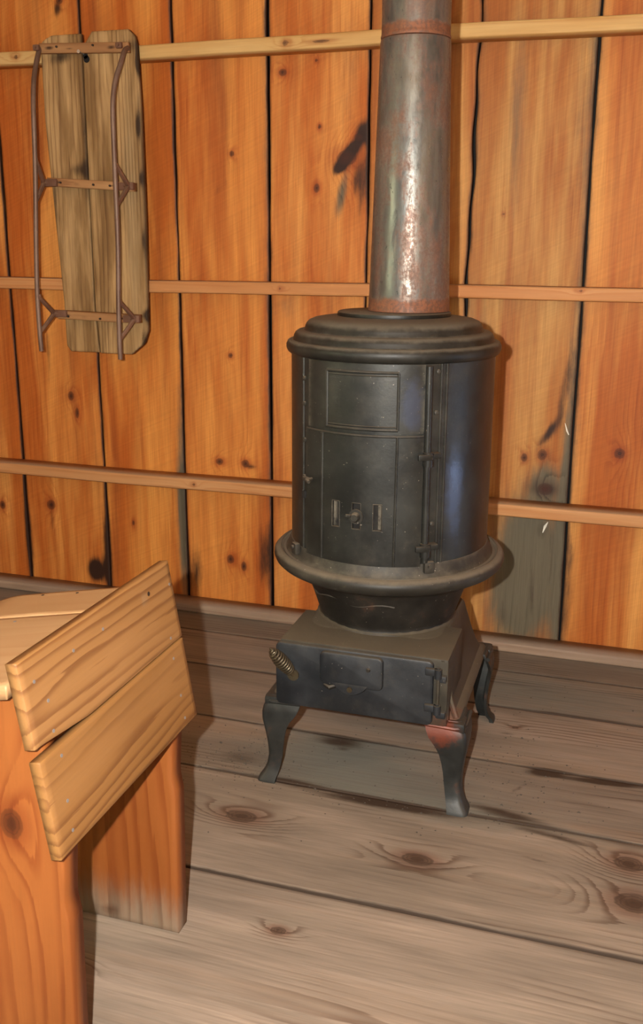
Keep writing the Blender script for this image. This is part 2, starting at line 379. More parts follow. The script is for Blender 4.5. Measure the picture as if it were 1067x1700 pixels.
# ------------------------------------------------------------------ setting: back wall of wide vertical pine planks
YB = 3.04
seams = [(-3.0, -3.0), (-2.46, -2.46), (-2.132, -2.126), (-1.789, -1.780), (-1.457, -1.456), (-1.129, -1.127), (-.796, -.802), (-.463, -.492), (-.126, -.122), (.22, .22), (.55, .55), (.9, .9), (1.25, 1.25), (1.5, 1.5)]
Z0, Z1 = 0., 2.6
tints = [(1, 1, 1), (1.05, 1.05, 1.0), (1.02, .98, .85), (1.05, 1.0, .8), (1.0, .92, .75), (1.06, 1.1, 1.1), (.86, 1.03, 1.2), (.78, .96, 1.15), (.93, .95, .9), (1, 1, 1), (1, 1, 1), (1, 1, 1), (1, 1, 1)]
knots = [(-1.906, .752, .013, .017), (-1.885, .69, .008, .02), (-2.235, .311, .012, .016), (-2.02, .33, .016, .018), (-1.273, .925, .008, .009), (-1.287, .191, .013, .017),
         (-1.236, .169, .010, .018), (-1.322, .55, .014, .012), (-1.224, .55, .014, .014), (-1.082, 1.819, .013, .010), (-1.256, 1.58, .008, .009), (-.97, 1.849, .005, .006), (-.959, 1.655, .006, .007),
         (-1.673, .291, .005, .011), (.02, .672, .015, .016), (-.213, .652, .014, .018), (-.269, .638, .010, .013), (-.197, .54, .022, .018), (-.869, 1.560, .030, .022),
         (-.373, 1.388, .004, .006), (-.968, 1.470, .010, .014), (-1.863, 2.075, .012, .012), (-.83, 1.62, .014, .012)]
stains = [('g', -.24, .34, .12, .22, 0, 1.2), ('g', -.20, .56, .05, .07, 0, .9), ('g', -.26, .12, .12, .18, 0, 1.0), ('d', -.22, .2, .012, .16, 3, .55), ('d', -.31, .1, .02, .09, -5, .5), ('d', -.165, .3, .010, .14, 0, .5), ('d', -.20, .40, .03, .04, 0, .5), ('g', -1.475, .35, .022, .35, 0, 1.0), ('g', -.885, 1.45, .02, .09, -12, .9),
          ('g', -.14, .45, .015, .5, 0, .6), ('g', -.345, 1.65, .035, .35, 0, .55), ('g', -.17, 1.7, .03, .3, 0, .3), ('g', -.75, 1.6, .02, .4, 0, .5), ('g', -.55, 1.6, .05, .5, 0, .4), ('g', -.87, 1.82, .05, .2, 0, .4), ('g', -.41, 1.0, .05, .12, 0, .5),
          ('g', -1.07, 1.09, .05, .06, 0, .4),
          ('d', -1.84, .09, .038, .055, 0, 1.5), ('d', -1.79, .15, .02, .2, 0, .8), ('d', -.86, 1.575, .065, .022, 48, 1.5), ('d', -.835, 1.50, .022, .07, -8, .75), ('d', -.89, 1.53, .03, .02, 40, .9), ('d', -.82, 1.64, .03, .03, 40, .8), ('d', -.82, 1.44, .012, .10, -5, .55), ('d', -.16, .85, .018, .17, -6, .7),
          ('d', -.20, .72, .016, .06, -30, .9), ('d', -.197, .54, .05, .03, 0, .7), ('d', -1.16, .22, .035, .14, 0, .75), ('d', -1.42, .13, .03, .12, 0, .7), ('d', -2.02, .28, .012, .08, 0, .5), ('d', -1.87, 2.05, .02, .03, 0, .9),
          ('d', -1.99, .9, .012, .12, 0, .6), ('d', -1.28, .80, .015, .3, 0, .32), ('d', -1.3, 1.47, .05, .02, 50, .4), ('d', -2.13, .2, .02, .2, 0, .6), ('d', -1.33, .16, .012, .1, 0, .3),
          ('d', .02, .60, .02, .05, 0, .3), ('d', -.1, .2, .02, .25, 0, .5), ('d', -1.205, .54, .03, .012, 0, .8)]
edges = {3: (0, .5, .01, .012), 4: (.1, .6, .01, .02), 5: (.3, .3, .01, .01), 6: (.1, .4, .01, .01), 7: (.45, .75, .02, .02), 8: (.6, .5, .02, .014), 9: (.4, 0, .01, .01)}
B = Boards()
for i in range(len(seams)-1):
    (a0, a1), (b0, b1) = seams[i], seams[i+1]
    L = Z1-Z0; gap = .003
    ph = rng.uniform(0, 6, 4)
    rag = .0045 if i == 6 else .0012
    rag2 = .0045 if i == 7 else .0012
    def lf(v, a0=a0, a1=a1, L=L, ph=ph, g=gap, k=rag2): return a1+(a0-a1)*v/2.0+g+k*np.sin(v*9+ph[0])*np.sin(v*23+ph[1])*(v > .9)+.001*np.sin(v*7+ph[1])
    def rf(v, b0=b0, b1=b1, L=L, ph=ph, g=gap, k=rag): return b1+(b0-b1)*v/2.0-g+k*np.sin(v*8+ph[2])*np.sin(v*21+ph[3])*(v > .9)+.001*np.sin(v*6+ph[2])
    fine = .007 if 1 <= i <= 9 else .05
    mid = (a0+b0)/2
    kk = [k for k in knots if lf(k[1])-.02 < k[0] < rf(k[1])+.02]
    ss = [k for k in stains if lf(k[2])-.02 < k[1] < rf(k[2])+.02]
    yo = YB+rng.uniform(-.003, .003)
    e = edges.get(i, (.15, .15, .008, .008))
    B.board(L, b0-a0, .022, (lambda u, v, w, yo=yo: (u, yo-w, Z0+v)), lf, rf, du=fine, dv=fine, knots=kk, stains=ss, tint=tints[i], edge=e, dke=(.7, .9),
            uv0=(0, Z0), pith=(mid+rng.uniform(-.1, .1), rng.uniform(.02, .10)), tilt=rng.uniform(-.03, .03), bev=.0015)
# dark outer layer seen through the gaps
ev = [(-3.05, 3.066, -.05), (1.55, 3.066, -.05), (1.55, 3.066, 2.65), (-3.05, 3.066, 2.65), (-3.05, 3.09, -.05), (1.55, 3.09, -.05), (1.55, 3.09, 2.65), (-3.05, 3.09, 2.65)]
ef = [(0, 1, 2, 3), (4, 7, 6, 5), (0, 4, 5, 1), (3, 2, 6, 7), (0, 3, 7, 4), (1, 5, 6, 2)]
w = B.build('wall_back', [M['wall'], M['gap']], extra=(ev, ef)); tag(w, kind='structure')

# rails nailed flat across the planks, and the sill
def rail(name, z0, z1, mat, yf=2.958, wob=.0, kn=(), st=(), tint=(1, 1, 1), slope=0.):
    B = Boards()
    # front face
    def place(u, v, w_): return (-2.99+v, yf-w_+0*v, z0+u+slope*(v-2.99)+wob*np.sin(v*3.1)+.4*wob*np.sin(v*8.3))
    B.board(4.47, z1-z0, YB-yf-.004, place, du=.006, dv=.02, pith=(-.02, .05), tilt=.012, bev=.003, knots=kn, stains=st, tint=tint)
    return tag(B.build(name, mat), kind='structure')
rail('trim_1', 1.869, 1.909, M['rail_pale'], wob=.003, kn=[(.02, 1.95, .009, .012), (.018, 2.06, .004, .03), (.022, 1.0, .007, .01)], st=[('d', .0, 2.0, .006, .5, 0, .3)])
rail('trim_2', 1.137, 1.176, M['rail'], wob=.0015, kn=[(.02, 1.93, .006, .008), (.03, 2.86, .005, .008)], tint=(1, .93, .85))
rail('trim_3', .461, .500, M['rail'], wob=.0015, kn=[(.02, 1.6, .006, .008)], tint=(.95, .90, .85))
B = Boards()
B.board(4.47, .032, .080, lambda u, v, w_: (-2.99+v, 2.958-w_, u+.0005), du=.006, dv=.02, pith=(-.03, .03), tilt=.01, bev=.004)
tag(B.build('trim_4', M['sill']), kind='structure')

# ------------------------------------------------------------------ floor
fs = [-.6, -.25, .1, .4, .68, 1.0, 1.628, 2.005, 2.262, 2.572, 2.82, 3.06]
fkn = [(-.763, 1.835, .036, .020), (-.338, 1.801, .034, .018), (.102, 1.926, .030, .024), (.112, 1.796, .035, .030), (-.55, 1.50, .015, .010), (-.9, 1.3, .02, .01), (-.20, 2.46, .01, .006)]
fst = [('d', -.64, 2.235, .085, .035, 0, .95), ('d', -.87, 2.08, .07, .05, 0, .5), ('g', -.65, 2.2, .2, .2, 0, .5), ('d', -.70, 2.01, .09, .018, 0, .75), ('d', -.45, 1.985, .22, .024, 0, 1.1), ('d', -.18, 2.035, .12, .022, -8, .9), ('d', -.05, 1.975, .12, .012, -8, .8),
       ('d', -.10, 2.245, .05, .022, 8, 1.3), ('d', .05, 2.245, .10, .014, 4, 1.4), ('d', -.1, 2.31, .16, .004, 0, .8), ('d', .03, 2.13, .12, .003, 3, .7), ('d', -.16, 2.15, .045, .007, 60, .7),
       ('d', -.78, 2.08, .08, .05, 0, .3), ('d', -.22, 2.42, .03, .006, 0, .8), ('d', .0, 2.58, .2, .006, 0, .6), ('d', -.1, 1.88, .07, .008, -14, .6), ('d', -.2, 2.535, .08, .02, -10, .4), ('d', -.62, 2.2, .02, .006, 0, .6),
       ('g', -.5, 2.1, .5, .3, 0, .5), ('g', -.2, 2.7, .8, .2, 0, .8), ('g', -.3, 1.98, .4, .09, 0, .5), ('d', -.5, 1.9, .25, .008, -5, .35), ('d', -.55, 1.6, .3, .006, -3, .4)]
B = Boards()
ftint = [(1, 1, 1)]*5+[(1.15, 1.13, 1.10), (1.08, 1.06, 1.02), (1.0, .98, .96), (.98, .97, .95), (.98, .96, .93), (.95, .97, .95)]
for i in range(len(fs)-1):
    y0, y1 = fs[i], fs[i+1]; fine = .008 if y0 > .9 else .06
    g = {6: .0035, 9: .002}.get(i, .0012); g2 = {5: .0035, 8: .002}.get(i, .0012)
    X0 = -3.
    kk = [(k[1], k[0], k[3], k[2]) for k in fkn if y0-.02 < k[1] < y1+.02]
    ss = [(k, y, x, ry, rx, -a, s) for (k, x, y, rx, ry, a, s) in fst if y0-.05 < y < y1+.05]
    ph = rng.uniform(0, 6, 3)
    lf = lambda v, y0=y0, g=g, ph=ph: y0+g+.002*np.sin(v*4+ph[0])*np.sin(v*11+ph[1])
    rf = lambda v, y1=y1, g2=g2: y1-g2+0*v
    B.board(4.5, y1-y0, .03, lambda u, v, w_: (X0+v, u, w_), lf, rf, du=fine, dv=fine if fine > .02 else .012, knots=kk, stains=ss, tint=ftint[i],
            edge=(.45, .45, .008, .008), dke=(.95, .8), dkw=.004, uv0=(0, X0), pith=((y0+y1)/2+rng.uniform(-.05, .05), rng.uniform(.02, .05)), tilt=rng.uniform(-.02, .02), bev=.002)
ev = [(-3., -.6, -.06), (1.5, -.6, -.06), (1.5, 3.06, -.06), (-3., 3.06, -.06), (-3., -.6, -.032), (1.5, -.6, -.032), (1.5, 3.06, -.032), (-3., 3.06, -.032)]
ef = [(0, 3, 2, 1), (4, 5, 6, 7), (0, 1, 5, 4), (2, 3, 7, 6), (0, 4, 7, 3), (1, 2, 6, 5)]
tag(B.build('floor', [M['floor'], M['gap']], extra=(ev, ef)), kind='structure')

# side walls with window openings, ceiling
def wall_x(name, x, t, wy0, wy1, wz0, wz1, winname):
    b = MB(); Y0, Y1 = -.6, 3.06
    for (ya, yb_, za, zb) in ((Y0, wy0, 0, 2.6), (wy1, Y1, 0, 2.6), (wy0, wy1, 0, wz0), (wy0, wy1, wz1, 2.6)):
        b.box((x+t/2, (ya+yb_)/2, (za+zb)/2), (abs(t), yb_-ya, zb-za), 0)
    tag(b.build(name, M['plaster'], smooth=False), kind='structure')
    b = MB(); xm = x+t/2
    for (cy, cz, sy, sz) in ((wy0+.02, (wz0+wz1)/2, .04, wz1-wz0), (wy1-.02, (wz0+wz1)/2, .04, wz1-wz0), ((wy0+wy1)/2, wz0+.02, wy1-wy0-.08, .04), ((wy0+wy1)/2, wz1-.02, wy1-wy0-.08, .04), ((wy0+wy1)/2, (wz0+wz1)/2, wy1-wy0-.08, .025)):
        b.box((xm, cy, cz), (.05, sy, sz), .003)
    fr = tag(b.build(winname, M['sill'], smooth=False), kind='structure')
    ORG[0] = Vector((0, 0, 0))
    g = MB().box((xm, (wy0+wy1)/2, (wz0+wz1)/2), (.004, wy1-wy0-.08, wz1-wz0-.08), 0)
    g.build('pane', M['glass'], fr, smooth=False)
wall_x('wall_right', 1.5, .1, 1.8, 2.4, .12, .85, 'window_1')
wall_x('wall_left', -3., -.1, -.5, .02, .95, 2.25, 'window_2')
tag(MB().box((-.75, 1.23, 2.64), (4.7, 3.7, .08), 0).build('ceiling', M['plaster'], smooth=False), kind='structure')

# ------------------------------------------------------------------ cast iron stove
SX, SY = -.522, 2.25
stove = thing('cast_iron_stove', 'black cast iron heating stove on four curved legs in front of plank wall', 'stove', (SX, SY, 0))
def P(th, r, z, c=(SX, SY)):
    a = R(th); return (c[0]+r*math.sin(a), c[1]-r*math.cos(a), z)

# ash base: tapered square body with flat rim and rounded corners
def rsq(h, rad, z, n=8, off=(0, 0), hy=None):
    hy = hy or h; pts = []
    for (sx, sy, a0) in ((1, 1, 0), (-1, 1, 90), (-1, -1, 180), (1, -1, 270)):
        for k in range(n+1):
            a = R(a0+90*k/n); pts.append((SX+off[0]+sx*(h-rad)+rad*math.cos(a), SY+off[1]+sy*(hy-rad)+rad*math.sin(a), z))
    return pts
def loft(mb, loops, cap0=True, cap1=True):
    n = len(loops[0]); vs = [p for L in loops for p in L]; fs = []
    for i in range(len(loops)-1):
        for k in range(n): k2 = (k+1) % n; fs.append((i*n+k, i*n+k2, (i+1)*n+k2, (i+1)*n+k))
    if cap0: fs.append(tuple(range(n))[::-1])
    if cap1: fs.append(tuple((len(loops)-1)*n+k for k in range(n)))
    return mb.add(vs, fs)
b = MB()
loft(b, [rsq(.222, .02, .212), rsq(.231, .022, .214), rsq(.233, .022, .222), rsq(.228, .022, .232), rsq(.216, .025, .238), rsq(.206, .028, .262), rsq(.196, .035, .30), rsq(.184, .04, .35),
         rsq(.178, .045, .378), rsq(.172, .05, .387), rsq(.160, .06, .390), rsq(.175, .17, .392), rsq(.170, .168, .40)])
# box that carries the ash door
dc = (-.720+ -.325)/2
b.box((dc+.004, SY-.16, .305), (.405, .20, .168), .008)
# corner post on the front right and creases on the right side
b.tube([(-.322, SY-.247, .238), (-.330, SY-.250, .386)], .010, 10)
b.tube([(-.300, SY-.226, .232), (-.318, SY-.21, .27), (-.345, SY-.16, .375)], .007, 8)
b.tube([(SX+.196, SY-.03, .290), (SX+.178, SY-.09, .385)], .0035, 6)
b.build('ash_base', M['iron_base'], stove)

# ash door
def rrect(mb, x0, x1, z0, z1, yf, yb, rad, bev=.005, extra=None, n=6):
    def loop(d, y):
        pts = []
        for (cx_, cz_, a0) in ((x1-rad, z1-rad, 0), (x0+rad, z1-rad, 90), (x0+rad, z0+rad, 180), (x1-rad, z0+rad, 270)):
            for k in range(n+1):
                a = R(a0+90*k/n); pts.append((cx_+(rad-d)*math.cos(a), y, cz_+(rad-d)*math.sin(a)))
        return pts
    return loft(mb, [loop(0, yb), loop(0, yf+bev), loop(bev*.3, yf+bev*.3), loop(bev, yf)])
b = MB(); rrect(b, -.729, -.349, .224, .384, SY-.270, SY-.256, .014, .006)
adoor = b.build('ash_door', M['iron_blue'], stove)
b = MB(); rrect(b, -.616, -.464, .297, .379, SY-.281, SY-.2705, .014, .005)
# rounded tongue below the draft plate
tong = [(-.585, .305), (-.574, .292), (-.558, .282), (-.541, .278), (-.524, .282), (-.508, .292), (-.497, .305)]
loft(b, [[(x, SY-.272, z) for x, z in tong], [(x, SY-.280, z) for x, z in tong], [(x*.96-.0216, SY-.2825, z+.0015) for x, z in tong]])
dp = b.build('draft_plate', M['iron_blue'], adoor)
b = MB(); b.tube([(-.541, SY-.279, .294), (-.541, SY-.287, .294)], .0065, 14); b.tube([(-.541, SY-.284, .294), (-.541, SY-.289, .294)], .003, 10); b.build('rivet', M['coil'], adoor)
b = MB(); b.tube([(-.498, SY-.279, .348), (-.498, SY-.286, .348)], [.006, .004], 12); b.build('rivet', M['iron_pot'], adoor)
b = MB(); b.tube([(-.606, SY-.271, .292), (-.592, SY-.279, .290), (-.578, SY-.271, .293)], [.004, .006, .004], 10); b.build('catch', M['iron_pot'], adoor)
for z in (.362, .273):
    b = MB()
    b.box((-.352, SY-.274, z), (.03, .012, .018), .004); b.tube([(-.337, SY-.276, z-.013), (-.337, SY-.276, z+.009)], .0085, 16)
    b.tube([(-.337, SY-.276, z+.009), (-.337, SY-.276, z+.012)], .004, 12); b.box((-.330, SY-.262, z-.018), (.022, .02, .016), .003)
    b.build('hinge', M['iron_blue'], adoor)
b = MB(); b.tube([(-.337, SY-.272, .285), (-.337, SY-.272, .35)], .0035, 10); b.build('hinge_pin', M['iron_base'], adoor)
# coil handle
A = Vector((-.683, SY-.270, .306)); T = Vector((-.7215, SY-.322, .386)); ax = (T-A)
b = MB(); b.tube([A+ax*-.05, A+ax*.2], .007, 12); b.tube([A+Vector((0, .006, 0)), A+Vector((0, -.006, 0))], .014, 20)
n1 = ax.normalized().cross(Vector((0, 0, 1))).normalized(); n2 = ax.normalized().cross(n1)
turns = 11; pts = []
for k in range(turns*14+1):
    t = k/(turns*14); rr = .0065+.0085*math.sin(PI*min(1, t*.9+.12))**.8; a = 2*PI*turns*t
    if t > .85: rr *= 1-(t-.85)/.15*.6
    pts.append(A+ax*(.14+.86*t)+(n1*math.cos(a)+n2*math.sin(a))*rr)
b.tube(pts, .0026, 8)
b.build('coil_handle', M['coil'], adoor)

# legs: cabriole corner castings
legprof = [  # z, corner half-offset, face width
    (.228, .236, .080), (.214, .243, .090), (.200, .249, .092), (.185, .252, .088), (.165, .252, .073), (.145, .249, .060), (.120, .245, .050), (.095, .242, .043),
    (.065, .240, .038), (.040, .243, .037), (.022, .250, .040), (.008, .260, .046), (.0, .262, .048)]
for sx, sy in ((-1, -1), (1, -1), (1, 1), (-1, 1)):
    loops = []
    for z, h, wd in legprof:
        t = .007 if z > .03 else .012
        rr = .012
        L = [(h-wd, h), (h-wd*.5, h+.001), (h-rr, h)]
        for k in range(1, 5): a = R(90-90*k/5); L.append((h-rr+rr*math.cos(a), h-rr+rr*math.sin(a)))
        L += [(h, h-rr), (h+.001, h-wd*.5), (h, h-wd), (h-t, h-wd), (h-t, h-wd*.5), (h-t, h-t-.006), (h-t-.006, h-t), (h-wd*.5, h-t), (h-wd, h-t)]
        loops.append([(SX+sx*x, SY+sy*y, z) for x, y in L])
    # rolled top lip
    b = MB(); loft(b, loops)
    z, h, wd = legprof[1]; hh = h+.002
    b.tube([(SX+sx*(h-wd), SY+sy*hh, .216), (SX+sx*(h-.02), SY+sy*hh, .214), (SX+sx*(h-.004), SY+sy*(h-.004), .214), (SX+sx*hh, SY+sy*(h-.02), .214), (SX+sx*hh, SY+sy*(h-wd), .216)], .0055, 8)
    b.box((SX+sx*(h-.022), SY+sy*(h-.022), .212), (.05, .05, .03), .008)
    b.build('leg', M['iron_leg'], stove)

# fire pot, ring, drum, lid
b = MB(); b.lathe([(.178, .388), (.174, .392), (.172, .40), (.175, .408), (.182, .43), (.192, .46), (.202, .485), (.212, .503), (.225, .512), (.25, .518), (.25, .54), (.1, .54), (.1, .388)], (SX, SY), 96, closed=True)
b.tube([P(t, .1945+.004*math.sin(R(t*7)), .468+.006*math.sin(R(t*9))) for t in range(-62, 20, 4)], .0028, 6)
b.build('fire_pot', M['iron_pot'], stove)
b = MB(); b.lathe([(.232, .518), (.262, .522), (.276, .530), (.284, .538), (.2875, .547), (.2865, .556), (.281, .562), (.272, .566), (.268, .5655), (.264, .562), (.258, .563), (.252, .572), (.248, .585), (.244, .592), (.232, .592)], (SX, SY), 128, closed=True)
for t in (-47, 34):
    for k in (0,):
        b.box(P(t, .256, .588), (.024, .014, .028), .004, Matrix.Rotation(R(t), 3, 'Z'))
        b.tube([P(t, .258, .592), P(t, .268, .592)], .005, 10)
hr = b.build('hearth_ring', M['iron_ring'], stove)
b = MB(); b.tube([P(t, .2705, .5655) for t in range(-180, 184, 4)], .0016, 6, cap=False); b.build('worn_ridge', M['iron_worn'], hr)
RD = .243
b = MB(); b.lathe([(.225, .585), (RD, .585), (RD, 1.056), (.225, 1.056)], (SX, SY), 144, closed=True)
# vertical pilaster seams on the drum casting
for t in (-43.5, 39.2, 42.5, 110, -110, 180):
    b.tube([P(t, RD-.001, .592), P(t, RD-.001, 1.052)], .0035, 8)
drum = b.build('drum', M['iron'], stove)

def cylpanel(mb, ths, zs, r0, r1, skip=(), sub=2.5):
    # refine thetas
    T = [ths[0]]
    cell = []
    for i in range(len(ths)-1):
        n = max(1, int(math.ceil((ths[i+1]-ths[i])/sub)))
        for k in range(n): T.append(ths[i]+(ths[i+1]-ths[i])*(k+1)/n); cell.append(i)
    keep = {(i, j) for i in range(len(cell)) for j in range(len(zs)-1) if (cell[i], j) not in skip}
    idx = {}; vs = []; fs = []
    def V(i, j, l):
        if (i, j, l) not in idx: idx[(i, j, l)] = len(vs); vs.append(P(T[i], (r0, r1)[l], zs[j]))
        return idx[(i, j, l)]
    for (i, j) in keep:
        fs.append((V(i, j, 1), V(i+1, j, 1), V(i+1, j+1, 1), V(i, j+1, 1)))
        fs.append((V(i, j, 0), V(i, j+1, 0), V(i+1, j+1, 0), V(i+1, j, 0)))
        for (di, dj, a, b_) in ((-1, 0, (i, j), (i, j+1)), (1, 0, (i+1, j), (i+1, j+1)), (0, -1, (i, j), (i+1, j)), (0, 1, (i, j+1), (i+1, j+1))):
            if (i+di, j+dj) not in keep: fs.append((V(*a, 1), V(*b_, 1), V(*b_, 0), V(*a, 0)))
    return mb.add(vs, fs)
def arc(t0, t1, r, z, n=24): return [P(t0+(t1-t0)*k/n, r, z) for k in range(n+1)]

# upper front plate with panel
b = MB(); cylpanel(b, [-37, 30], [.894, 1.046], RD-.002, RD+.003)
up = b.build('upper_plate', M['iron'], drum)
b = MB()
b.tube(arc(-23, 16.4, RD+.003, 1.028), .0034, 8); b.tube(arc(-22.5, 16, RD+.003, 1.021), .0018, 6)
b.tube(arc(-22.5, 16, RD+.003, .909), .0022, 6); b.tube(arc(-23.5, 16.4, RD+.003, .902), .0034, 8)
b.tube([P(-22.8, RD+.003, .902), P(-22.8, RD+.003, 1.028)], .0034, 8); b.tube([P(16.3, RD+.003, .902), P(16.3, RD+.003, 1.028)], .0034, 8)
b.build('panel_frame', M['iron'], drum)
b = MB(); b.tube(arc(-43, 39, RD+.001, 1.049, 40), .0026, 6); b.build('top_bead', M['iron_worn'], drum)

# loading door with three vent slots
b = MB(); cylpanel(b, [-36.5, -17.6, -13.2, -6.2, -1.6, 4.8, 9.2, 29.6], [.590, .674, .735, .890], RD+.001, RD+.011, skip={(1, 1), (3, 1), (5, 1)})
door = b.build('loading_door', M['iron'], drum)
b = MB(); b.tube([P(-24.6, RD+.0105, .592), P(-24.2, RD+.0105, .888)], .0032, 8); b.tube([P(15.6, RD+.0105, .592), P(16.2, RD+.0105, .888)], .0032, 8)
b.tube(arc(-36.5, 29.4, RD+.0095, .889, 40), .003, 8); b.build('door_rib', M['iron'], door)
b = MB(); cylpanel(b, [-18.5, 10.2], [.672, .737], RD+.0002, RD+.0015); b.build('dark_vent_backing', M['black'], door)  # black backing sheet stands in for the shade inside the slots
# draft slide seen inside the slots, with knob
for (ta, tb, za, zb, rr_) in ((-17.4, -15.8, .676, .733, .006), (7.4, 9., .676, .733, .006), (-5.9, -1.9, .692, .718, .008)):
    b = MB(); cylpanel(b, [ta, tb], [za, zb], RD+.0012, RD+rr_); b.build('draft_slide', M['black'], door)
b = MB(); b.tube([P(-3.9, RD+.008, .704), P(-3.9, RD+.022, .704), P(-3.9, RD+.027, .704)], [.011, .011, .008], 20)
b.tube([P(-3.9, RD+.010, .704), P(-3.9, RD+.014, .704)], .017, 24)
b.box(P(-7.2, RD+.015, .704), (.02, .008, .008), .003, Matrix.Rotation(R(-7), 3, 'Z')); b.build('draft_knob', M['iron_ring'], door)
for (t0, t1) in ((-17.6, -13.2), (-6.2, -1.6), (4.8, 9.2)):
    b = MB(); b.tube(arc(t0, t1, RD+.011, .674, 4)+[P(t1, RD+.011, .735)], .0013, 6); b.tube([P(t0, RD+.011, .674), P(t0, RD+.011, .735)]+arc(t0, t1, RD+.011, .735, 4), .0013, 6)
    b.build('vent_rim', M['iron_ring'], door)
# latch, hinges, rod, bolts
b = MB(); b.box(P(-35, RD+.012, .770), (.03, .012, .010), .003, Matrix.Rotation(R(-35), 3, 'Z')); b.tube([P(-32, RD+.01, .772), P(-31, RD+.03, .774), P(-28.5, RD+.034, .772)], [.005, .005, .004], 10)
b.build('latch', M['iron_ring'], door)
b = MB(); b.box(P(-40.5, RD+.004, .728), (.014, .01, .018), .003, Matrix.Rotation(R(-41), 3, 'Z')); b.build('latch_catch', M['black'], drum)
b = MB(); b.tube([P(31.6, RD+.013, .600), P(31.2, RD+.013, 1.044)], .0078, 16); b.build('hinge_rod', M['iron'], door)
for z in (.846, .636):
    b = MB(); rot = Matrix.Rotation(R(30), 3, 'Z')
    b.box(P(29.5, RD+.026, z), (.034, .010, .013), .002, rot); b.tube([P(31.6, RD+.016, z-.022), P(31.6, RD+.016, z+.009)], .0125, 18)
    b.box(P(35.2, RD+.010, z+.001), (.026, .024, .012), .002, Matrix.Rotation(R(35), 3, 'Z')); b.tube([P(31.6, RD+.016, z+.009), P(31.6, RD+.016, z+.013)], .005, 12)
    b.build('hinge', M['iron'], door)
for (t, z) in ((-42, .942), (-41.5, .857), (-42, .769), (36.7, .940), (36.2, .686), (-42, 1.0), (37.2, 1.03)):
    b = MB(); b.tube([P(t, RD-.002, z), P(t, RD+.004, z), P(t, RD+.0055, z)], [.0055, .0055, .0035], 12); b.tube([P(t, RD+.005, z), P(t, RD+.0065, z)], .002, 8)
    b.build('bolt', M['iron_ring'], drum)

# lid
b = MB(); b.lathe([(.236, 1.046), (.246, 1.047), (.252, 1.052), (.2555, 1.060), (.2555, 1.068), (.252, 1.0755), (.246, 1.0785), (.240, 1.0785), (.2385, 1.081), (.2375, 1.088), (.234, 1.095), (.228, 1.099), (.219, 1.1005), (.2135, 1.1005),
                   (.2115, 1.103), (.2105, 1.110), (.207, 1.117), (.201, 1.123), (.190, 1.1275), (.175, 1.130), (.001, 1.132), (.001, 1.046)], (SX, SY), 144, closed=True)
lid = b.build('lid', M['iron_top'], stove, smooth=48)
b = MB(); b.lathe([(.001, 1.130), (.137, 1.130), (.138, 1.134), (.137, 1.139), (.133, 1.141), (.001, 1.1415)], (-.533, 2.30), 96)
b.build('flue_plate', M['iron_top'], lid)

# ------------------------------------------------------------------ stove pipe
pipe = thing('stove_pipe', 'round grey steel flue pipe with rusty bands rising from top of stove', 'stove pipe', (-.4995, 2.31, 1.1416))
pc = (-.4995, 2.31)
def pz(r): return r*.993
b = MB(); b.lathe([(.0965, 1.1418), (.0985, 1.143), (.0975, 1.162), (.0965, 1.18), (.0880, 1.46), (.0805, 1.742), (.0795, 1.7465), (.0765, 1.748), (.0765, 1.70), (.09, 1.15)], pc, 96, closed=True)
# riveted seam at the back
b.box((pc[0]+.02, pc[1]+.088, 1.45), (.012, .004, .56), .001, Matrix.Rotation(R(1.5), 3, 'X'))
b.build('pipe_section', M['pipe'], pipe)
b = MB(); b.lathe([(.0765, 1.7485), (.0790, 1.7495), (.0800, 1.7535), (.0785, 1.7575), (.0780, 1.762), (.0785, 2.2), (.0785, 2.59), (.075, 2.59), (.075, 1.7485)], pc, 96, closed=True)
b.build('pipe_section', M['pipe_up'], pipe)

# ------------------------------------------------------------------ school desk
desk = thing('school_desk', 'pine school desk with sloping top and nailed two-plank front, on floor beside the stove', 'desk', (-.73, 1.26, 0))
def panel(name, x0, z0, x1, z1, y0, y1, thick, kn=(), st=(), tint=(1, 1, 1), pith=None, tilt=0, bot=None, top=None, mat='desk', dens=None):
    """leaning plank; grain along y; outer face runs from (x0,z0) up to (x1,z1)"""
    h = math.hypot(x1-x0, z1-z0); ex, ez = (x1-x0)/h, (z1-z0)/h; nx, nz = ez, -ex
    B = Boards()
    B.board(y1-y0, h, thick, lambda u, v, w_: (x0+u*ex+w_*nx, y0+v, z0+u*ez+w_*nz), left=bot, right=top, du=.008, dv=.012, pith=pith, tilt=tilt, knots=kn, stains=st, tint=tint, bev=.0015)
    return B.build(name, M[mat], desk)
Y0, Y1 = 1.031, 1.497
lowp = panel('front_plank', -.707, .440, -.7325, .591, Y0+.002, Y1-.001, .018, pith=(.085, .012), tilt=.035, tint=(.98, .96, .92))
upp = panel('front_plank', -.7331, .594, -.7575, .7385, Y0, Y1, .018, bot=lambda v: np.interp(v, [0, .02, .14, .5], [.017, .016, .002, 0]), pith=(.06, .02), tilt=-.03, st=[('g', .11, .36, .02, .012, 0, .6)])
nails_low = [(1.449, .57, -.7285), (1.448, .456, -.709), (1.449, .499, -.7165), (1.083, .576, -.7296), (1.074, .51, -.7185), (1.071, .465, -.7109)]
nails_up = [(1.408, .706), (1.251, .703), (1.164, .703), (1.06, .700), (1.081, .662), (1.078, .617), (1.453, .607), (1.485, .697)]
def nail(p, x0, z0, x1, z1, y, z, r=.0028, m='nail'):
    t = (z-z0)/(z1-z0); x = x0+(x1-x0)*t; h = math.hypot(x1-x0, z1-z0); nx, nz = (z1-z0)/h, -(x1-x0)/h
    b = MB(); b.tube([(x-nx*.002, y, z-nz*.002), (x+nx*.0006, y, z+nz*.0006)], r, 12); b.build('nail', M[m], p)
for y, z, _ in nails_low: nail(lowp, -.707, .440, -.7325, .591, y, z)
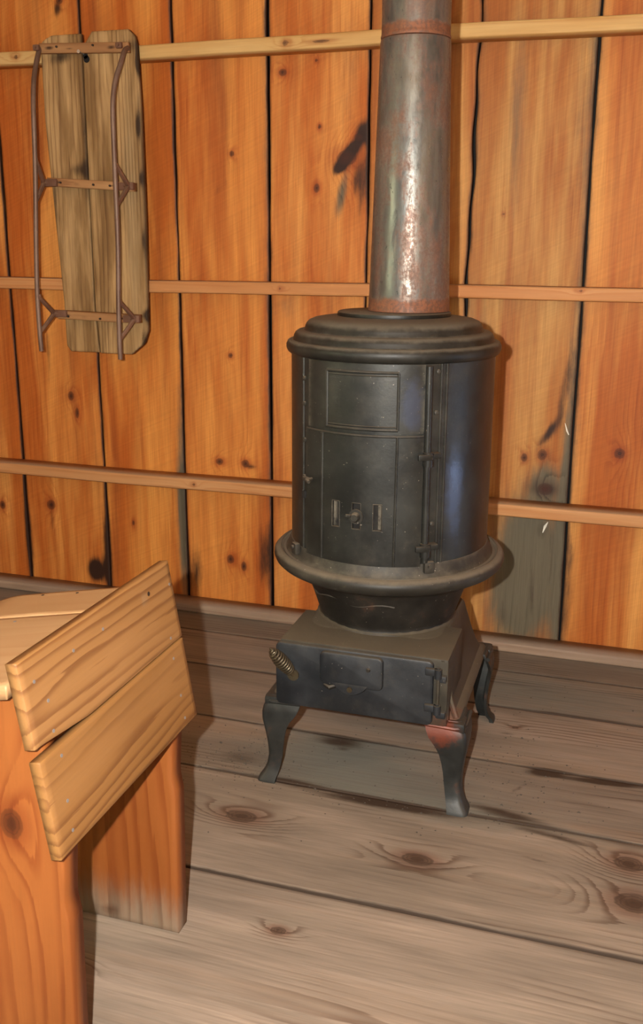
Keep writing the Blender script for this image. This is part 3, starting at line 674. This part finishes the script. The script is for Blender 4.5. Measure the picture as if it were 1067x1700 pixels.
for i, (y, z) in enumerate(nails_up): nail(upp, -.7335, .597, -.7575, .7385, y, z, .004 if i == 0 else .0028, 'nail_dark' if i == 0 else 'nail')
# sloping top: two wide planks laid across the desk, grain along x
s = .19
def topplank(y0, y1, kn=(), st=(), tint=(1, 1, 1), rc=False, crack=0):
    B = Boards()
    def z_(x): d = np.clip(-1.03-x, 0, 1); return .694+(x+.83)*s-d*d*2.2
    x1 = -.776; x0 = -1.20
    def place(u, v, w_): X = x1-v; return (X, y1-u, z_(X)+w_)
    W = y1-y0
    lf = (lambda v: np.where(v > .30, (np.clip(v-.30, 0, 1)**2)*1.6, 0.)+.0*v) if rc else None
    rf = (lambda v: W-.0015-crack*np.exp(-((v-.16)/.06)**2)) if rc else None
    B.board(x1-x0, W, .022, place, lf, rf, du=.01, dv=.01, pith=(W*.4, .04), tilt=.02, knots=kn, stains=st, tint=tint, bev=.003)
    o = B.build('top_plank', M['desk_top'], desk)
    return o, z_
t2, zf_ = topplank(1.325, 1.456, kn=[], rc=True, crack=.006, tint=(.97, .94, .9))
t1, _ = topplank(1.031, 1.3245, kn=[(.17, .2, .006, .008)])
for (x, y, p) in ((-.987, 1.440, t2), (-.912, 1.437, t2), (-.95, 1.30, t1)):
    b = MB(); z = float(zf_(np.array(x))); b.tube([(x, y, z-.002), (x, y, z+.0006)], .0028, 12); b.build('nail', M['nail_dark'] if p is t2 else M['nail'], p)
# board legs
def deskleg(yf, kn=(), st=(), edge=(0, 0, 0, 0)):
    B = Boards(); xr, xl = -.727, -1.16
    def right(v):   # v=height ; right edge: straight, chamfer, then parallel to the front panel back
        r = np.interp(v, [0, .30, .335, .44, .66], [-.731, -.727, -.733, -.7265, -.7645])
        return r-xl
    def left(v): return np.interp(v, [0, .3, .60], [0., .0, .06])
    def place(u, v, w_):
        X = xl+u; top = .694+(X+.83)*s-.0235-np.clip(-1.03-X, 0, 1)**2*2.2
        return (X, yf-w_, np.minimum(v, top))
    B.board(.672, xr-xl, .038, place, left, right, du=.01, dv=.01, pith=(.30, .03), tilt=.03, knots=kn, stains=st, bev=.003)
    return B.build('board_leg', M['desk_leg'], desk)
deskleg(1.432, st=[('g', .33, .0, .4, .10, 0, .85), ('d', .28, .02, .03, .02, 0, .7)])
deskleg(1.069, kn=[(.345, .455, .019, .024)])

# ------------------------------------------------------------------ sled on the wall
sled = thing('wooden_sled', 'weathered two-board sled with rusty iron runners hanging upright from top wall rail', 'sled', (-1.70, 2.955, .93))
YS = 2.93
def sledboard(pts_l, pts_r, zb, zt, kn=(), st=(), corner=None, edge=(.3, .3, .01, .01), tint=(1, 1, 1)):
    B = Boards(); zl = [p[1] for p in pts_l]; xl = [p[0] for p in pts_l]; zr = [p[1] for p in pts_r]; xr = [p[0] for p in pts_r]
    x0 = min(xl)
    left = lambda v: np.interp(v+zb, zl, xl); right = lambda v: np.interp(v+zb, zr, xr)
    B.board(zt-zb, .16, .019, lambda u, v, w_: (u, YS-w_, zb+v), left, right, du=.006, dv=.008, pith=(x0+.08, .03), tilt=.01, knots=kn, stains=st, edge=edge, uv0=(0, zb), bev=.002, dke=(.5, .5), tint=tint)
    return B.build('sled_board', M['sled_wood'], sled)
sledboard([(-1.826, .930), (-1.842, .95), (-1.843, 1.10), (-1.861, 1.443), (-1.874, 1.68), (-1.874, 1.90), (-1.868, 1.93), (-1.83, 1.945)],
          [(-1.716, .930), (-1.727, 1.08), (-1.7262, 1.51), (-1.7262, 1.945)], .930, 1.945,
          st=[('d', -1.8, 1.88, .06, .03, 10, .8), ('d', -1.76, 1.53, .04, .03, 0, .7), ('d', -1.735, 1.6, .012, .2, 0, .4), ('g', -1.8, 1.3, .05, .3, 0, .4), ('d', -1.85, 1.45, .01, .1, 0, .5)])
sledboard([(-1.711, .928), (-1.722, 1.08), (-1.7225, 1.51), (-1.722, 1.90), (-1.70, 1.93), (-1.685, 1.949)],
          [(-1.592, .928), (-1.545, .965), (-1.528, 1.01), (-1.522, 1.37), (-1.523, 1.71), (-1.529, 1.90), (-1.536, 1.93), (-1.556, 1.949)], .928, 1.949,
          st=[('d', -1.535, 1.66, .008, .045, 0, 1.2), ('d', -1.53, 1.30, .006, .05, 0, .9), ('d', -1.53, 1.5, .008, .03, 0, .9), ('d', -1.53, 1.06, .02, .02, 0, .9), ('d', -1.56, 1.9, .03, .02, 0, .8), ('g', -1.57, 1.4, .04, .5, 0, .8), ('d', -1.545, .99, .01, .04, 0, .6),
              ('d', -1.53, 1.85, .008, .04, 0, .9), ('d', -1.65, 1.5, .02, .03, 0, .3)])
def bar(z0, x0, x1, z1, hgt, dep, yc):
    B = Boards(); L = x1-x0
    B.board(L, hgt, dep, lambda u, v, w_: (x0+v, yc-w_, z0+(z1-z0)*v/L+u-hgt/2), du=.006, dv=.008, pith=(.01, .03), tilt=.02, knots=[(hgt*.5, L*.2, .006, .008), (hgt*.4, L*.75, .006, .008)], st_=None) if False else \
    B.board(L, hgt, dep, lambda u, v, w_: (x0+v, yc-w_, z0+(z1-z0)*v/L+u-hgt/2), du=.006, dv=.008, pith=(.01, .03), tilt=.02, stains=[('d', hgt*.5, L*.12, .006, .02, 0, 1.), ('d', hgt*.5, L*.82, .006, .02, 0, 1.), ('d', hgt*.4, L*.35, .004, .02, 0, .7)], bev=.002)
    return B.build('cross_bar', M['sled_bar'], sled)
bar(1.905, -1.868, -1.548, 1.893, .030, .020, YS-.0205)
cb1 = bar(1.492, -1.855, -1.545, 1.472, .027, .040, YS-.0405)
cb2 = bar(1.058, -1.848, -1.545, 1.050, .027, .040, YS-.0405)
RY = 2.80
def runner(x, pts, foot):
    b = MB(); p = spline(pts, 10)
    # flat-oval bar: tube
    b.tube(p, .0078, 12); b.build('runner', M['iron_runner'], sled)
runner(-1.86, [(-1.866, YS-.018, 1.903), (-1.862, 2.895, 1.885), (-1.856, 2.868, 1.846), (-1.845, 2.836, 1.80), (-1.836, 2.812, 1.74), (-1.832, RY, 1.67), (-1.838, RY, 1.52), (-1.852, RY, 1.30), (-1.860, RY, 1.147), (-1.861, RY, 1.03), (-1.861, RY+.004, .942)], 0)
runner(-1.55, [(-1.549, YS-.018, 1.890), (-1.546, 2.885, 1.878), (-1.543, 2.865, 1.858), (-1.541, 2.842, 1.828), (-1.546, 2.820, 1.785), (-1.550, 2.806, 1.73), (-1.551, RY, 1.66), (-1.552, RY, 1.52), (-1.553, RY, 1.30), (-1.560, RY, 1.114), (-1.563, RY, 1.0), (-1.565, RY+.004, .926)], 0)
def strut(xr, zc, xb, yb_, spread, xr2):
    b = MB()
    apex = Vector((xb, yb_, zc))
    for sg, x in ((1, xr), (-1, xr2)):
        r0 = Vector((x, RY+.004, zc+sg*spread)); q = apex+Vector((0, -.008, sg*.004))
        b.tube([r0+Vector((0, -.002, sg*.012)), r0, q, apex+Vector((.02 if xb < -1.7 else -.02, 0, 0))], [.0055, .0065, .008, .007], 8)
    b.box(apex+Vector((.018 if xb < -1.7 else -.012, 0, 0)), (.06, .016, .024), .004)
    b.build('runner_bracket', M['rust'], sled)
strut(-1.835, 1.488, -1.862, YS-.043, .062, -1.845)
strut(-1.855, 1.062, -1.855, YS-.043, .056, -1.860)
strut(-1.552, 1.474, -1.552, YS-.043, .062, -1.553)
strut(-1.558, 1.052, -1.550, YS-.043, .060, -1.563)
for (x, z) in ((-1.86, 1.902), (-1.565, 1.894)):
    b = MB(); b.box((x, YS-.046, z), (.022, .012, .018), .004); b.tube([(x, YS-.05, z), (x, YS-.056, z)], .004, 10); b.build('bolt', M['rust'], sled)
for (x, z, y) in ((-1.78, 1.486, YS-.0815), (-1.66, 1.478, YS-.0815), (-1.78, 1.056, YS-.0815), (-1.66, 1.052, YS-.0815), (-1.60, 1.474, YS-.0815), (-1.66, 1.9, YS-.042), (-1.79, 1.902, YS-.042)):
    b = MB(); b.tube([(x, y+.003, z), (x, y-.001, z)], .0035, 10); b.build('nail_head', M['nail_dark'], sled)
# hanging hole, dark, with the bright nail the sled hangs from
b = MB(); b.tube([(-1.7075, YS-.0006, 1.868), (-1.7075, YS+.004, 1.868)], .011, 20); b.tube([(-1.711, YS-.0006, 1.878), (-1.711, YS+.004, 1.878)], .009, 20)
b.build('hanging_hole', M['black'], sled)
b = MB(); b.tube([(-1.716, YB-.082, 1.884), (-1.716, YS-.030, 1.886), (-1.716, YS-.034, 1.886)], [.0025, .0025, .0055], 12)
tag(b.build('hanging_nail', M['nail_bright']), 'bright nail head in the top rail that the sled hangs from', 'nail')

# ------------------------------------------------------------------ loose bits
def chips(n):
    vs = []; fs = []
    cl = [(-.86, 2.08, .08, .06, .35), (-.55, 2.15, .25, .15, .2), (-.2, 2.22, .12, .12, .2), (-.3, 2.5, .3, .2, .1), (-.45, 1.99, .25, .02, .15)]
    for _ in range(n):
        r = random.random(); acc = 0
        for c in cl:
            acc += c[4]
            if r <= acc: break
        x = random.gauss(c[0], c[2]); y = random.gauss(c[1], c[3]); s_ = random.uniform(.0008, .0026)*(1 if random.random() < .93 else 1.9)
        if y > 2.93 or x > .3: continue
        k = len(vs); a = random.uniform(0, 6)
        for (dx, dy, dz) in ((1, 0, 0), (-.4, .8, 0), (-.5, -.7, 0), (.1, 0, 1)):
            X = dx*math.cos(a)-dy*math.sin(a); Y = dx*math.sin(a)+dy*math.cos(a)
            vs.append((x+X*s_*1.4, y+Y*s_, .0004+dz*s_*.9))
        fs += [(k, k+1, k+3), (k+1, k+2, k+3), (k+2, k, k+3), (k, k+2, k+1)]
    b = MB(); b.add(vs, fs); o = b.build('ash_crumbs', M['ash'], smooth=False)
    tag(o, 'dark ash crumbs and grit scattered on floor around stove legs', 'debris', kind='stuff')
chips(650)
ORG[0] = Vector((0, 0, 0))
def add_sliver(name, pts, r, label):
    b = MB(); b.tube(pts, r, 7); b.build(name, M['sliver'], w)  # thin white slivers set against the planks
add_sliver('wall_sliver', [(-.182, YB+.002, .432), (-.190, YB-.012, .420), (-.196, YB-.010, .398)], [.001, .0045, .0012], 'white splinter on the grey plank just below lowest rail, right of stove')
add_sliver('wall_sliver', [(-.150, YB+.002, .758), (-.142, YB-.010, .735), (-.136, YB-.007, .722)], [.0008, .0028, .0015], 'small white splinter beside the plank seam above lowest rail')

# ------------------------------------------------------------------ camera
Rm = np.array([[0.9545, 0.0769, -0.2882], [0.2983, -0.2298, 0.9264], [0.005, -0.9702, -0.2423]])
cd = bpy.data.cameras.new('camera'); cam = bpy.data.objects.new('camera', cd); col.objects.link(cam); scene.camera = cam
X = Vector(Rm[:, 0]).normalized(); Z = -Vector(Rm[:, 2]).normalized(); Y = Z.cross(X).normalized(); X = Y.cross(Z)
cam.matrix_world = Matrix(((X.x, Y.x, Z.x, 0), (X.y, Y.y, Z.y, 0), (X.z, Y.z, Z.z, 1.3), (0, 0, 0, 1)))
cd.sensor_fit = 'VERTICAL'; cd.sensor_height = 36; cd.sensor_width = 24; cd.lens = 1588.41/1700*36; cd.shift_y = -50/1700; cd.clip_start = .02

# ------------------------------------------------------------------ light
def light(name, ty, loc, energy, color, **kw):
    d = bpy.data.lights.new(name, ty); d.energy = energy; d.color = color
    for k, v in kw.items(): setattr(d, k, v)
    o = bpy.data.objects.new(name, d); col.objects.link(o); o.location = loc; return o
fl = light('camera_flash', 'POINT', (-.10, -.02, 1.34), 320, (1, .96, .90), shadow_soft_size=.012)
wr = light('window_daylight', 'AREA', (1.68, 2.1, .48), 10, (.5, .68, 1.), shape='RECTANGLE', size=.7, size_y=.58)
wr.rotation_euler = (0, R(90), 0)
wl = light('window_daylight', 'AREA', (-3.2, -.25, 1.6), 110, (.95, 1., .65), shape='RECTANGLE', size=1.2, size_y=.45)
wl.rotation_euler = (0, R(-90), 0)
W = bpy.data.worlds.new('daylight'); scene.world = W; W.use_nodes = True
bg = W.node_tree.nodes['Background']; bg.inputs[0].default_value = (1., .93, .84, 1); bg.inputs[1].default_value = .45

scene.view_settings.view_transform = 'Standard'; scene.view_settings.look = 'None'; scene.view_settings.gamma = 1.
scene.view_settings.use_curve_mapping = False; scene.view_settings.exposure = 0.
